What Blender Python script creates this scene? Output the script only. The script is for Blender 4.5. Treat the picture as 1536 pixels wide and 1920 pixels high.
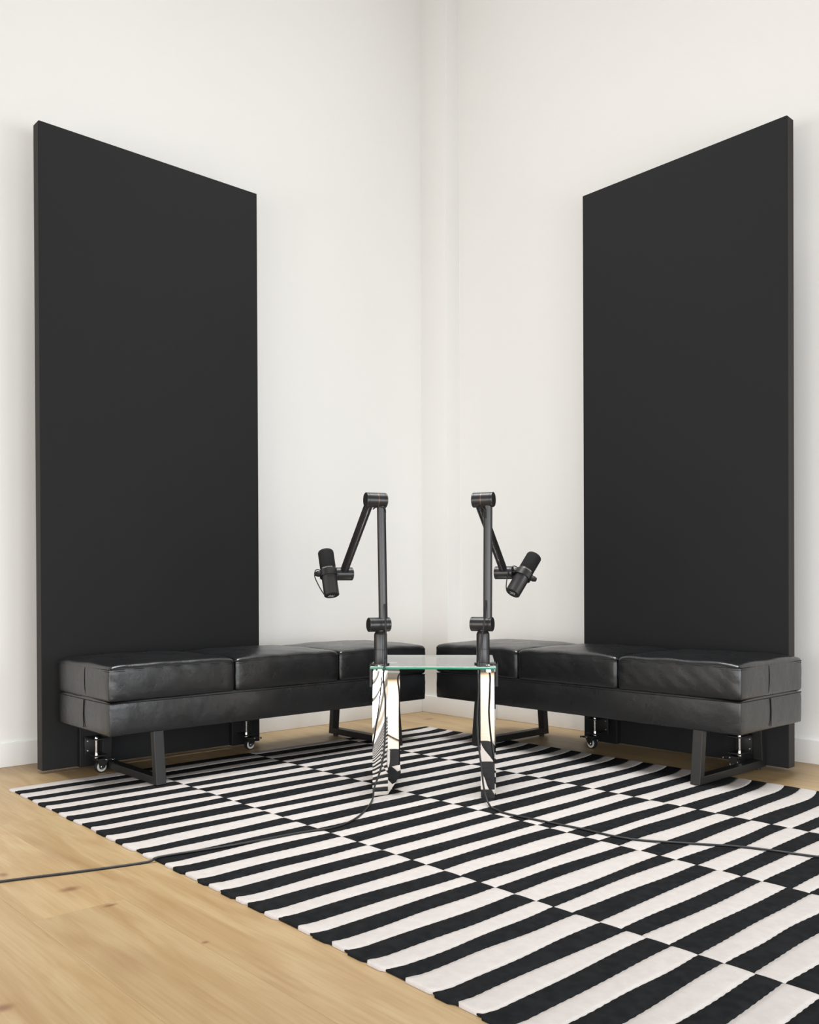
import bpy, math, random
from mathutils import Vector, Matrix

# ------------------------------------------------------------------ scene, camera, light
S = bpy.context.scene
COL = S.collection
for o in list(bpy.data.objects):
    bpy.data.objects.remove(o)
random.seed(7)

CAM = Vector((3.6979, -3.5531, 0.71))
YAW, PITCH, ROLL = 0.8337, -0.0052, -0.0044
F_PX = 1685.87
fw = Vector((-math.sin(YAW) * math.cos(PITCH), math.cos(YAW) * math.cos(PITCH), math.sin(PITCH)))
r0 = Vector((math.cos(YAW), math.sin(YAW), 0.0))
u0 = r0.cross(fw)
RT = r0 * math.cos(ROLL) + u0 * math.sin(ROLL)
UP = -r0 * math.sin(ROLL) + u0 * math.cos(ROLL)
cd = bpy.data.cameras.new('camera')
cam = bpy.data.objects.new('camera', cd)
COL.objects.link(cam)
cam.matrix_world = Matrix(((RT.x, UP.x, -fw.x, CAM.x), (RT.y, UP.y, -fw.y, CAM.y), (RT.z, UP.z, -fw.z, CAM.z), (0, 0, 0, 1)))
cd.sensor_fit = 'HORIZONTAL'
cd.sensor_width = 36.0
cd.lens = F_PX / 1536 * 36.0
cd.shift_y = (1105.97 - 960.0) / 1536
cd.clip_start = 0.05
S.camera = cam

S.view_settings.view_transform = 'Standard'
S.view_settings.look = 'None'
S.view_settings.gamma = 1.0
S.view_settings.use_curve_mapping = False
S.view_settings.exposure = -0.12

world = bpy.data.worlds.new('daylight')
S.world = world
world.use_nodes = True
bg = world.node_tree.nodes['Background']
bg.inputs[0].default_value = (0.86, 0.93, 1.0, 1)
bg.inputs[1].default_value = 0.25

ROOM_X, ROOM_Y, ROOM_H = 5.4, -5.7, 5.2
# unseen windows, set low to throw light under the benches: (wall, centre along wall, sill z, head z, width)
WIN_E = [(-1.2, 0.05, 1.40, 1.55), (-2.95, 0.05, 1.40, 1.55), (-4.7, 0.05, 1.40, 1.55)]      # on the wall x = ROOM_X
WIN_S = [(1.1, 0.05, 1.40, 1.4), (2.7, 0.05, 1.40, 1.4), (4.3, 0.05, 1.40, 1.4)]          # on the wall y = ROOM_Y


def daylight(name, loc, direction, w, h, power, col):
    l = bpy.data.lights.new(name, 'AREA')
    l.shape = 'RECTANGLE'
    l.size, l.size_y = w, h
    l.energy = power
    l.color = col
    o = bpy.data.objects.new(name, l)
    COL.objects.link(o)
    o.location = loc
    o.rotation_euler = Vector(direction).to_track_quat('-Z', 'Y').to_euler()
    return o


for c, z0, z1, w in WIN_E:
    daylight('window_daylight', (ROOM_X + 0.02, c, (z0 + z1) / 2), (-1, 0, 0), w - 0.1, z1 - z0 - 0.1, 55, (0.90, 0.955, 1.0))
for c, z0, z1, w in WIN_S:
    daylight('window_daylight', (c, ROOM_Y - 0.02, (z0 + z1) / 2), (0, 1, 0), w - 0.1, z1 - z0 - 0.1, 42, (1.0, 0.98, 0.97))
TOP_FILL = (1.5, -1.5, 2.4)                            # added overhead fill lamp for the low corner: centre x, y and size
fill_lamp = daylight('added_corner_fill', (TOP_FILL[0], TOP_FILL[1], ROOM_H - 0.02), (0, 0, -1), TOP_FILL[2], TOP_FILL[2], 63, (0.97, 0.985, 1.0))
fill_lamp.data.spread = math.radians(58)


def px(x, y, depth):
    """photo pixel at a given distance along the view axis -> world point"""
    return CAM + (fw + RT * ((x - 768) / F_PX) - UP * ((y - 1105.97) / F_PX)) * depth


# ------------------------------------------------------------------ helpers
class MB:
    def __init__(s):
        s.v, s.f, s.m = [], [], []

    def add(s, vs, fs, mi=0):
        n = len(s.v)
        s.v += [tuple(a) for a in vs]
        s.f += [tuple(n + i for i in f) for f in fs]
        s.m += [mi] * len(fs)
        return s

    def box(s, lo, hi, mi=0):
        (a, b, c), (d, e, g) = lo, hi
        s.add([(a, b, c), (d, b, c), (d, e, c), (a, e, c), (a, b, g), (d, b, g), (d, e, g), (a, e, g)],
              [(0, 3, 2, 1), (4, 5, 6, 7), (0, 1, 5, 4), (1, 2, 6, 5), (2, 3, 7, 6), (3, 0, 4, 7)], mi)
        return s

    def bevbox(s, lo, hi, r=0.003, mi=0, n=2):
        cx = [(lo[i] + hi[i]) / 2 for i in range(3)]
        h = [(hi[i] - lo[i]) / 2 for i in range(3)]
        vs, fs = rounded_box(h, r, [1, 1, 1], n)
        s.add([(x + cx[0], y + cx[1], z + cx[2]) for x, y, z in vs], fs, mi)
        return s

    def tube(s, pts, rad, n=12, cap=True, mi=0, closed=False):
        pts = [Vector(p) for p in pts]
        N = len(pts)
        rads = rad if isinstance(rad, (list, tuple)) else [rad] * N
        vs, fs = [], []
        prev = None
        for i, p in enumerate(pts):
            if closed:
                t = pts[(i + 1) % N] - pts[i - 1]
            else:
                t = pts[min(i + 1, N - 1)] - pts[max(i - 1, 0)]
            t.normalize()
            if prev is None:
                a = Vector((0, 0, 1)) if abs(t.z) < 0.9 else Vector((1, 0, 0))
                prev = t.cross(a).normalized()
            else:
                prev = (prev - t * prev.dot(t)).normalized()
            b = t.cross(prev)
            for k in range(n):
                an = 2 * math.pi * k / n
                vs.append(p + (prev * math.cos(an) + b * math.sin(an)) * rads[i])
        for i in range(N if closed else N - 1):
            j = (i + 1) % N
            for k in range(n):
                l = (k + 1) % n
                fs.append((i * n + k, i * n + l, j * n + l, j * n + k))
        if cap and not closed:
            fs.append(tuple(range(n - 1, -1, -1)))
            fs.append(tuple((N - 1) * n + k for k in range(n)))
        s.add(vs, fs, mi)
        return s

    def lathe(s, prof, origin=(0, 0, 0), axis=(0, 0, 1), n=32, mi=0):
        """prof: list of (radius, height) along axis"""
        ax = Vector(axis).normalized()
        a = Vector((0, 0, 1)) if abs(ax.z) < 0.9 else Vector((1, 0, 0))
        e1 = ax.cross(a).normalized()
        e2 = ax.cross(e1)
        o = Vector(origin)
        vs, fs = [], []
        for (r, h) in prof:
            for k in range(n):
                an = 2 * math.pi * k / n
                vs.append(o + ax * h + (e1 * math.cos(an) + e2 * math.sin(an)) * r)
        for i in range(len(prof) - 1):
            for k in range(n):
                l = (k + 1) % n
                fs.append((i * n + k, i * n + l, (i + 1) * n + l, (i + 1) * n + k))
        fs.append(tuple(range(n - 1, -1, -1)))
        fs.append(tuple((len(prof) - 1) * n + k for k in range(n)))
        s.add(vs, fs, mi)
        return s

    def build(s, name, mats, parent=None, smooth=None, loc=None):
        me = bpy.data.meshes.new(name)
        me.from_pydata(s.v, [], s.f)
        if not isinstance(mats, (list, tuple)):
            mats = [mats]
        for m in mats:
            me.materials.append(m)
        if len(mats) > 1:
            me.polygons.foreach_set('material_index', s.m)
        me.update()
        import bmesh
        bm = bmesh.new()
        bm.from_mesh(me)
        bmesh.ops.recalc_face_normals(bm, faces=bm.faces)
        bm.to_mesh(me)
        bm.free()
        if smooth is not None:
            me.shade_smooth()
            if smooth < 179:
                me.set_sharp_from_angle(angle=math.radians(smooth))
        o = bpy.data.objects.new(name, me)
        COL.objects.link(o)
        if parent is not None:
            o.parent = parent
        if loc is not None:
            o.location = loc
        return o


def rounded_box(h, r, seg, nr=3, bulge=None):
    """surface grid of a box with half sizes h, corner radius r; returns verts, faces"""
    ax = []
    for i in range(3):
        inn = h[i] - r
        a = [-h[i] + r * (1 - math.cos(math.pi / 2 * k / nr)) for k in range(nr)]
        b = [-inn + 2 * inn * k / seg[i] for k in range(seg[i] + 1)]
        c = [-t for t in reversed(a)]
        ax.append(a + b + c)
    vs, idx, fs = [], {}, []

    def vid(p):
        key = tuple(round(t, 6) for t in p)
        if key not in idx:
            q = [max(-(h[i] - r), min(h[i] - r, p[i])) for i in range(3)]
            d = [p[i] - q[i] for i in range(3)]
            L = math.sqrt(sum(t * t for t in d))
            w = [q[i] + (d[i] / L * r if L > 1e-9 else 0) for i in range(3)]
            if bulge:
                w = bulge(w)
            idx[key] = len(vs)
            vs.append(tuple(w))
        return idx[key]
    for k in range(3):
        i, j = (k + 1) % 3, (k + 2) % 3
        for sgn in (-1, 1):
            A, B = ax[i], ax[j]
            for a in range(len(A) - 1):
                for b in range(len(B) - 1):
                    q = []
                    for (aa, bb) in ((a, b), (a + 1, b), (a + 1, b + 1), (a, b + 1)):
                        p = [0, 0, 0]
                        p[k] = sgn * h[k]
                        p[i] = A[aa]
                        p[j] = B[bb]
                        q.append(vid(p))
                    if sgn < 0:
                        q.reverse()
                    if len(set(q)) == 4:
                        fs.append(tuple(q))
    return vs, fs


def tag(o, label=None, cat=None, group=None, kind=None):
    if label:
        o['label'] = label
    if cat:
        o['category'] = cat
    if group:
        o['group'] = group
    if kind:
        o['kind'] = kind
    return o


def empty(name, loc=(0, 0, 0), rz=0.0):
    o = bpy.data.objects.new(name, None)
    o.empty_display_size = 0.1
    COL.objects.link(o)
    o.location = loc
    o.rotation_euler = (0, 0, rz)
    return o


def smooth_path(pts, sub=8):
    pts = [Vector(p) for p in pts]
    out = []
    for i in range(len(pts) - 1):
        p0, p1, p2, p3 = pts[max(i - 1, 0)], pts[i], pts[i + 1], pts[min(i + 2, len(pts) - 1)]
        for k in range(sub):
            t = k / sub
            out.append(0.5 * ((2 * p1) + (p2 - p0) * t + (2 * p0 - 5 * p1 + 4 * p2 - p3) * t * t + (3 * p1 - p0 - 3 * p2 + p3) * t ** 3))
    out.append(pts[-1])
    return out


# ------------------------------------------------------------------ materials
def mat(name, col=(0.5, 0.5, 0.5), rough=0.5, metal=0.0, spec=0.5):
    m = bpy.data.materials.new(name)
    m.use_nodes = True
    b = m.node_tree.nodes['Principled BSDF']
    b.inputs['Base Color'].default_value = (*col, 1)
    b.inputs['Roughness'].default_value = rough
    b.inputs['Metallic'].default_value = metal
    b.inputs['Specular IOR Level'].default_value = spec
    return m


def nodes(m):
    return m.node_tree.nodes, m.node_tree.links, m.node_tree.nodes['Principled BSDF']


def noise_bump(m, scale, strength, dist=0.002, detail=4, coord='Object', second=None):
    n, l, b = nodes(m)
    tc = n.new('ShaderNodeTexCoord')
    tx = n.new('ShaderNodeTexNoise')
    tx.inputs['Scale'].default_value = scale
    tx.inputs['Detail'].default_value = detail
    bp = n.new('ShaderNodeBump')
    bp.inputs['Strength'].default_value = strength
    bp.inputs['Distance'].default_value = dist
    l.new(tc.outputs[coord], tx.inputs['Vector'])
    l.new(tx.outputs['Fac'], bp.inputs['Height'])
    if second:
        t2 = n.new('ShaderNodeTexNoise')
        t2.inputs['Scale'].default_value = second[0]
        t2.inputs['Detail'].default_value = 3
        b2 = n.new('ShaderNodeBump')
        b2.inputs['Strength'].default_value = second[1]
        b2.inputs['Distance'].default_value = second[2]
        l.new(tc.outputs[coord], t2.inputs['Vector'])
        l.new(t2.outputs['Fac'], b2.inputs['Height'])
        l.new(b2.outputs['Normal'], bp.inputs['Normal'])
    l.new(bp.outputs['Normal'], b.inputs['Normal'])
    return tx


def vary(m, c1, c2, scale, coord='Object', detail=5):
    n, l, b = nodes(m)
    tc = n.new('ShaderNodeTexCoord')
    tx = n.new('ShaderNodeTexNoise')
    tx.inputs['Scale'].default_value = scale
    tx.inputs['Detail'].default_value = detail
    cr = n.new('ShaderNodeValToRGB')
    cr.color_ramp.elements[0].position = 0.35
    cr.color_ramp.elements[1].position = 0.65
    cr.color_ramp.elements[0].color = (*c1, 1)
    cr.color_ramp.elements[1].color = (*c2, 1)
    l.new(tc.outputs[coord], tx.inputs['Vector'])
    l.new(tx.outputs['Fac'], cr.inputs['Fac'])
    l.new(cr.outputs['Color'], b.inputs['Base Color'])


M = {}
M['wall'] = mat('white_wall_paint', (0.865, 0.853, 0.825), 0.75, spec=0.3)
noise_bump(M['wall'], 260, 0.06, 0.001)
M['ceiling'] = mat('darkened_ceiling_paint', (0.30, 0.28, 0.26), 0.9, spec=0.2)  # unseen ceiling, darkened to throw less light on the wall tops
M['grey_wall'] = mat('grey_wall_paint', (0.34, 0.33, 0.32), 0.8, spec=0.2)  # unseen back walls, greyed to bounce less light into the room
M['base'] = mat('white_baseboard_lacquer', (0.85, 0.84, 0.815), 0.45)
M['sub'] = mat('dark_floor_gap', (0.22, 0.14, 0.07), 0.8)

# oak planks
M['oak'] = mat('pale_oiled_oak', (0.62, 0.45, 0.25), 0.42, spec=0.4)
n, l, b = nodes(M['oak'])
geo = n.new('ShaderNodeNewGeometry')
oi = n.new('ShaderNodeObjectInfo')
off = n.new('ShaderNodeVectorMath'); off.operation = 'SCALE'
cmb = n.new('ShaderNodeCombineXYZ')
l.new(oi.outputs['Random'], cmb.inputs[0]); l.new(oi.outputs['Random'], cmb.inputs[1]); l.new(oi.outputs['Random'], cmb.inputs[2])
l.new(cmb.outputs[0], off.inputs[0]); off.inputs['Scale'].default_value = 31.0
add = n.new('ShaderNodeVectorMath'); add.operation = 'ADD'
l.new(geo.outputs['Position'], add.inputs[0]); l.new(off.outputs[0], add.inputs[1])
mp = n.new('ShaderNodeMapping'); mp.inputs['Scale'].default_value = (0.9, 7.0, 1.0)
l.new(add.outputs[0], mp.inputs['Vector'])
gr = n.new('ShaderNodeTexNoise'); gr.inputs['Scale'].default_value = 2.2; gr.inputs['Detail'].default_value = 6; gr.inputs['Distortion'].default_value = 1.1
l.new(mp.outputs[0], gr.inputs['Vector'])
mp2 = n.new('ShaderNodeMapping'); mp2.inputs['Scale'].default_value = (3.0, 90.0, 1.0)
l.new(add.outputs[0], mp2.inputs['Vector'])
g2 = n.new('ShaderNodeTexNoise'); g2.inputs['Scale'].default_value = 2.0; g2.inputs['Detail'].default_value = 3
l.new(mp2.outputs[0], g2.inputs['Vector'])
cr = n.new('ShaderNodeValToRGB')
cr.color_ramp.elements[0].position = 0.30; cr.color_ramp.elements[0].color = (0.325, 0.208, 0.096, 1)
cr.color_ramp.elements[1].position = 0.62; cr.color_ramp.elements[1].color = (0.403, 0.288, 0.152, 1)
l.new(gr.outputs['Fac'], cr.inputs['Fac'])
mx = n.new('ShaderNodeMix'); mx.data_type = 'RGBA'; mx.blend_type = 'MULTIPLY'; mx.inputs['Factor'].default_value = 1.0
cr2 = n.new('ShaderNodeValToRGB')
cr2.color_ramp.elements[0].position = 0.3; cr2.color_ramp.elements[0].color = (0.90, 0.88, 0.84, 1)
cr2.color_ramp.elements[1].position = 0.6; cr2.color_ramp.elements[1].color = (1, 1, 1, 1)
l.new(g2.outputs['Fac'], cr2.inputs['Fac'])
l.new(cr.outputs['Color'], mx.inputs['A']); l.new(cr2.outputs['Color'], mx.inputs['B'])
# plank to plank tone
mr = n.new('ShaderNodeMapRange'); mr.inputs['To Min'].default_value = 0.93; mr.inputs['To Max'].default_value = 1.06
l.new(oi.outputs['Random'], mr.inputs['Value'])
hs = n.new('ShaderNodeHueSaturation'); l.new(mr.outputs[0], hs.inputs['Value']); l.new(mx.outputs['Result'], hs.inputs['Color'])
last = hs.outputs['Color']
KNOTS = [(1.382, -2.809, 0.028, 0.016), (1.600, -2.730, 0.026, 0.036), (1.768, -2.706, 0.012, 0.026), (2.115, -3.046, 0.022, 0.024),
         (2.098, -2.655, 0.010, 0.012), (2.074, -2.806, 0.12, 0.06), (1.335, -2.655, 0.13, 0.05), (0.237, -0.274, 0.03, 0.05), (2.33, -2.64, 0.14, 0.012)]
for (kx, ky, rx_, ry_) in KNOTS:
    sb = n.new('ShaderNodeVectorMath'); sb.operation = 'SUBTRACT'; sb.inputs[1].default_value = (kx, ky, 0)
    l.new(geo.outputs['Position'], sb.inputs[0])
    dv = n.new('ShaderNodeVectorMath'); dv.operation = 'MULTIPLY'; dv.inputs[1].default_value = (1 / rx_, 1 / ry_, 0)
    l.new(sb.outputs[0], dv.inputs[0])
    ln = n.new('ShaderNodeVectorMath'); ln.operation = 'LENGTH'
    l.new(dv.outputs[0], ln.inputs[0])
    mr2 = n.new('ShaderNodeMapRange'); mr2.interpolation_type = 'SMOOTHSTEP'
    mr2.inputs['From Min'].default_value = 0.1; mr2.inputs['From Max'].default_value = 1.0
    mr2.inputs['To Min'].default_value = 0.75 if rx_ < 0.09 else 0.20; mr2.inputs['To Max'].default_value = 0.0
    l.new(ln.outputs['Value'], mr2.inputs['Value'])
    mk = n.new('ShaderNodeMix'); mk.data_type = 'RGBA'
    l.new(mr2.outputs[0], mk.inputs['Factor']); l.new(last, mk.inputs['A']); mk.inputs['B'].default_value = (0.16, 0.065, 0.03, 1)
    last = mk.outputs['Result']
l.new(last, b.inputs['Base Color'])
bp = n.new('ShaderNodeBump'); bp.inputs['Strength'].default_value = 0.12; bp.inputs['Distance'].default_value = 0.001
l.new(g2.outputs['Fac'], bp.inputs['Height']); l.new(bp.outputs['Normal'], b.inputs['Normal'])

M['felt'] = mat('black_acoustic_fabric', (0.021, 0.021, 0.0215), 0.92, spec=0.12)
noise_bump(M['felt'], 900, 0.35, 0.001)
M['felt_side'] = mat('black_panel_edge_fabric', (0.030, 0.026, 0.0245), 0.8, spec=0.3)
noise_bump(M['felt_side'], 700, 0.3, 0.001)
M['satin'] = mat('black_satin_board', (0.010, 0.010, 0.011), 0.5, spec=0.3)
M['leather'] = mat('black_leather', (0.006, 0.0063, 0.0071), 0.40, spec=0.58)
n, l, b = nodes(M['leather'])
tc = n.new('ShaderNodeTexCoord')
vo = n.new('ShaderNodeTexVoronoi'); vo.inputs['Scale'].default_value = 330; vo.feature = 'DISTANCE_TO_EDGE'
n1 = n.new('ShaderNodeTexNoise'); n1.inputs['Scale'].default_value = 10; n1.inputs['Detail'].default_value = 5
n2 = n.new('ShaderNodeTexNoise'); n2.inputs['Scale'].default_value = 3.2; n2.inputs['Detail'].default_value = 2
for t in (vo, n1, n2):
    l.new(tc.outputs['Object'], t.inputs['Vector'])
b1 = n.new('ShaderNodeBump'); b1.inputs['Strength'].default_value = 0.35; b1.inputs['Distance'].default_value = 0.02
b2 = n.new('ShaderNodeBump'); b2.inputs['Strength'].default_value = 0.30; b2.inputs['Distance'].default_value = 0.012
b3 = n.new('ShaderNodeBump'); b3.inputs['Strength'].default_value = 0.25; b3.inputs['Distance'].default_value = 0.001
l.new(n2.outputs['Fac'], b1.inputs['Height']); l.new(n1.outputs['Fac'], b2.inputs['Height']); l.new(vo.outputs['Distance'], b3.inputs['Height'])
l.new(b1.outputs['Normal'], b2.inputs['Normal']); l.new(b2.outputs['Normal'], b3.inputs['Normal']); l.new(b3.outputs['Normal'], b.inputs['Normal'])
rr = n.new('ShaderNodeMapRange'); rr.inputs['To Min'].default_value = 0.20; rr.inputs['To Max'].default_value = 0.38
l.new(n1.outputs['Fac'], rr.inputs['Value']); l.new(rr.outputs[0], b.inputs['Roughness'])
M['thread'] = mat('black_seam_thread', (0.006, 0.006, 0.006), 0.7, spec=0.2)
M['steel_black'] = mat('black_powder_coated_steel', (0.011, 0.0106, 0.0102), 0.42, spec=0.4)
noise_bump(M['steel_black'], 500, 0.1, 0.0006)
M['mic_metal'] = mat('black_anodised_aluminium', (0.012, 0.0112, 0.011), 0.34, metal=0.0, spec=0.6)
noise_bump(M['mic_metal'], 700, 0.05, 0.0004)
M['mic_body'] = mat('dark_grey_microphone_enamel', (0.018, 0.0168, 0.0166), 0.36, spec=0.55)
M['foam'] = mat('charcoal_foam', (0.020, 0.0195, 0.0195), 0.95, spec=0.1)
noise_bump(M['foam'], 420, 0.9, 0.002)
M['copper'] = mat('copper_ring', (0.35, 0.17, 0.10), 0.4, metal=0.8)
M['chrome'] = mat('chrome', (0.82, 0.82, 0.82), 0.12, metal=1.0)
M['zinc'] = mat('bright_zinc', (0.75, 0.74, 0.72), 0.28, metal=1.0)
M['collar'] = mat('dark_nickel_rings', (0.42, 0.41, 0.40), 0.22, metal=1.0)
M['rubber'] = mat('black_rubber', (0.012, 0.012, 0.012), 0.6, spec=0.3)
M['wheel'] = mat('pale_grey_wheel', (0.62, 0.60, 0.57), 0.4)
M['cable'] = mat('black_cable_jacket', (0.009, 0.0086, 0.009), 0.45, spec=0.4)
M['print'] = mat('white_connector_print', (0.5, 0.5, 0.5), 0.5)
M['mirror'] = mat('polished_steel', (0.90, 0.885, 0.86), 0.015, metal=1.0)
n, l, b = nodes(M['mirror'])
tx = noise_bump(M['mirror'], 6.0, 0.012, 0.02, 1)
M['glass_edge'] = mat('green_glass_edge', (0.020, 0.215, 0.120), 0.12, spec=0.6)
M['glass'] = bpy.data.materials.new('clear_table_glass')
M['glass'].use_nodes = True
n = M['glass'].node_tree.nodes; l = M['glass'].node_tree.links
n.clear()
out = n.new('ShaderNodeOutputMaterial'); ms = n.new('ShaderNodeMixShader')
gg = n.new('ShaderNodeNewGeometry')
dt = n.new('ShaderNodeVectorMath'); dt.operation = 'DOT_PRODUCT'
l.new(gg.outputs['Normal'], dt.inputs[0]); l.new(gg.outputs['Incoming'], dt.inputs[1])


def mth(op, a, b_=None):
    q = n.new('ShaderNodeMath'); q.operation = op
    for k, t in enumerate((a, b_)):
        if t is None:
            continue
        if isinstance(t, (int, float)):
            q.inputs[k].default_value = t
        else:
            l.new(t, q.inputs[k])
    return q.outputs[0]


# reflectance of a pane: 2R / (1 + R) with R by Schlick
c_ = mth('ABSOLUTE', dt.outputs['Value'])
R_ = mth('ADD', mth('MULTIPLY', mth('POWER', mth('SUBTRACT', 1.0, c_), 5.0), 0.957), 0.043)
R2 = mth('DIVIDE', mth('MULTIPLY', R_, 2.0), mth('ADD', R_, 1.0))
tr = n.new('ShaderNodeBsdfTransparent'); tr.inputs[0].default_value = (0.975, 0.99, 0.98, 1)
gl = n.new('ShaderNodeBsdfGlossy'); gl.inputs['Roughness'].default_value = 0.0
l.new(R2, ms.inputs[0]); l.new(tr.outputs[0], ms.inputs[1]); l.new(gl.outputs[0], ms.inputs[2]); l.new(ms.outputs[0], out.inputs[0])
M['glass_under'] = bpy.data.materials.new('clear_glass_underside')
M['glass_under'].use_nodes = True
n = M['glass_under'].node_tree.nodes; l = M['glass_under'].node_tree.links
n.clear()
out = n.new('ShaderNodeOutputMaterial'); tr = n.new('ShaderNodeBsdfTransparent'); tr.inputs[0].default_value = (0.99, 0.995, 0.99, 1)
l.new(tr.outputs[0], out.inputs[0])


def wool(name, col, col2):
    m = mat(name, col, 0.95, spec=0.05)
    vary(m, col, col2, 45)
    n, l, b = nodes(m)
    tc = n.new('ShaderNodeTexCoord')
    mp = n.new('ShaderNodeMapping'); mp.inputs['Scale'].default_value = (1.0, 2.2, 1.0)
    l.new(tc.outputs['Object'], mp.inputs['Vector'])
    nz = n.new('ShaderNodeTexNoise'); nz.inputs['Scale'].default_value = 260; nz.inputs['Detail'].default_value = 3
    l.new(mp.outputs[0], nz.inputs['Vector'])
    bp = n.new('ShaderNodeBump'); bp.inputs['Strength'].default_value = 0.6; bp.inputs['Distance'].default_value = 0.0015
    l.new(nz.outputs['Fac'], bp.inputs['Height']); l.new(bp.outputs['Normal'], b.inputs['Normal'])
    return m


M['wool_w'] = wool('off_white_wool', (0.432, 0.397, 0.376), (0.464, 0.43, 0.406))
M['wool_b'] = wool('black_wool', (0.0085, 0.0089, 0.0096), (0.0135, 0.014, 0.0148))

# ------------------------------------------------------------------ the room
fl = tag(MB().box((-0.2, ROOM_Y - 0.2, -0.06), (ROOM_X + 0.2, 0.2, -0.012)).build('floor', M['sub']), 'pale oak plank floor of the bright white room', kind='structure')
PW, PL = 0.205, 2.2
plank_me = {}


def plank(x0, x1, y0, y1):
    g = 0.00015
    key = (round(x1 - x0, 3), round(y1 - y0, 3))
    if key not in plank_me:
        hx, hy = (x1 - x0) / 2 - g, (y1 - y0) / 2 - g
        e = 0.0002
        me = bpy.data.meshes.new('plank')
        me.from_pydata([(-hx, -hy, -.012), (hx, -hy, -.012), (hx, hy, -.012), (-hx, hy, -.012),
                        (-hx, -hy, -e), (hx, -hy, -e), (hx, hy, -e), (-hx, hy, -e),
                        (-hx + e, -hy + e, 0), (hx - e, -hy + e, 0), (hx - e, hy - e, 0), (-hx + e, hy - e, 0)], [],
                       [(0, 1, 5, 4), (1, 2, 6, 5), (2, 3, 7, 6), (3, 0, 4, 7), (4, 5, 9, 8), (5, 6, 10, 9), (6, 7, 11, 10), (7, 4, 8, 11), (8, 9, 10, 11)])
        me.materials.append(M['oak'])
        plank_me[key] = me
    o = bpy.data.objects.new('plank', plank_me[key])
    COL.objects.link(o)
    o.parent = fl
    o.location = ((x0 + x1) / 2, (y0 + y1) / 2, 0)


y = 0.0
row = 0
while y > ROOM_Y + 0.001:
    y1 = max(y - PW, ROOM_Y)
    x = 0.0
    st = [0.9, 1.75, 0.35, 1.3, 2.0, 0.6][row % 6]
    while x < ROOM_X - 0.001:
        xe = min(x + (st if x == 0 else PL), ROOM_X)
        if ROOM_X - xe < 0.15:
            xe = ROOM_X
        plank(x, xe, y1, y)
        x = xe
    y = y1
    row += 1

MB().box((-0.2, ROOM_Y, 0), (0, 0.0, ROOM_H)).build('wall_left', M['wall'])['kind'] = 'structure'
MB().box((-0.2, 0, 0), (ROOM_X + 0.2, 0.2, ROOM_H)).build('wall_right', M['wall'])['kind'] = 'structure'
MB().box((-0.2, ROOM_Y - 0.2, ROOM_H), (ROOM_X + 0.2, 0.2, ROOM_H + 0.2)).build('ceiling', M['ceiling'])['kind'] = 'structure'
h_ = TOP_FILL[2] / 2 + 0.04
mb = MB()
for (a_, b_) in (((-h_, -h_), (h_, -h_ + .04)), ((-h_, h_ - .04), (h_, h_)), ((-h_, -h_ + .04), (-h_ + .04, h_ - .04)), ((h_ - .04, -h_ + .04), (h_, h_ - .04))):
    mb.box((TOP_FILL[0] + a_[0], TOP_FILL[1] + a_[1], ROOM_H - .08), (TOP_FILL[0] + b_[0], TOP_FILL[1] + b_[1], ROOM_H))
mb.build('fill_lamp_trim', M['base'])['kind'] = 'structure'  # trim round the added fill lamp; the ceiling has no opening


def window_wall(name, length, wins, place):
    """wall along a local axis t from 0..length with openings; place(t, d, z) -> world"""
    mb = MB()

    def bx(t0, t1, z0, z1):
        a, b_ = place(t0, 0.0, z0), place(t1, 0.2, z1)
        mb.box([min(a[i], b_[i]) for i in range(3)], [max(a[i], b_[i]) for i in range(3)])
    ws = sorted(wins)
    t = 0.0
    for (c, z0, z1, w) in ws:
        bx(t, c - w / 2, 0, ROOM_H)
        bx(c - w / 2, c + w / 2, 0, z0)
        bx(c - w / 2, c + w / 2, z1, ROOM_H)
        t = c + w / 2
    bx(t, length, 0, ROOM_H)
    mb.build(name, M['grey_wall'])['kind'] = 'structure'


window_wall('wall_front', -ROOM_Y, [(-c, a, b_, w) for c, a, b_, w in WIN_E], lambda t, d, z: (ROOM_X + d, -t, z))
window_wall('wall_back', ROOM_X, WIN_S, lambda t, d, z: (t, ROOM_Y - d, z))
wn = 1
for (c, z0, z1, w) in WIN_E:
    mb = MB()
    for (a, b_) in ((-w / 2, -w / 2 + .05), (w / 2 - .05, w / 2), (-.025, .025)):
        mb.box((ROOM_X + .05, c + a, z0), (ROOM_X + .10, c + b_, z1))
    for (a, b_) in ((z0, z0 + .05), (z1 - .05, z1), ((z0 + z1) / 2 - .02, (z0 + z1) / 2 + .02)):
        mb.box((ROOM_X + .052, c - w / 2 + .05, a), (ROOM_X + .098, c + w / 2 - .05, b_))
    mb.build('window_%d' % wn, M['base'])['kind'] = 'structure'
    wn += 1
for (c, z0, z1, w) in WIN_S:
    mb = MB()
    for (a, b_) in ((-w / 2, -w / 2 + .05), (w / 2 - .05, w / 2), (-.025, .025)):
        mb.box((c + a, ROOM_Y - .10, z0), (c + b_, ROOM_Y - .05, z1))
    for (a, b_) in ((z0, z0 + .05), (z1 - .05, z1), ((z0 + z1) / 2 - .02, (z0 + z1) / 2 + .02)):
        mb.box((c - w / 2 + .05, ROOM_Y - .098, a), (c + w / 2 - .05, ROOM_Y - .052, b_))
    mb.build('window_%d' % wn, M['base'])['kind'] = 'structure'
    wn += 1

# boxed-in pier in the corner with a low boxing running on along the right wall
PIER_W, PIER_D, LOW_W = 0.203, 0.10, 0.475
MB().box((0, -PIER_D, 0), (PIER_W, 0, ROOM_H)).build('wall_corner', M['wall'])['kind'] = 'structure'
MB().box((PIER_W, -PIER_D, 0), (LOW_W, 0, 0.34)).build('trim_1', M['wall'])['kind'] = 'structure'
BT, BHT = 0.012, 0.095


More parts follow.
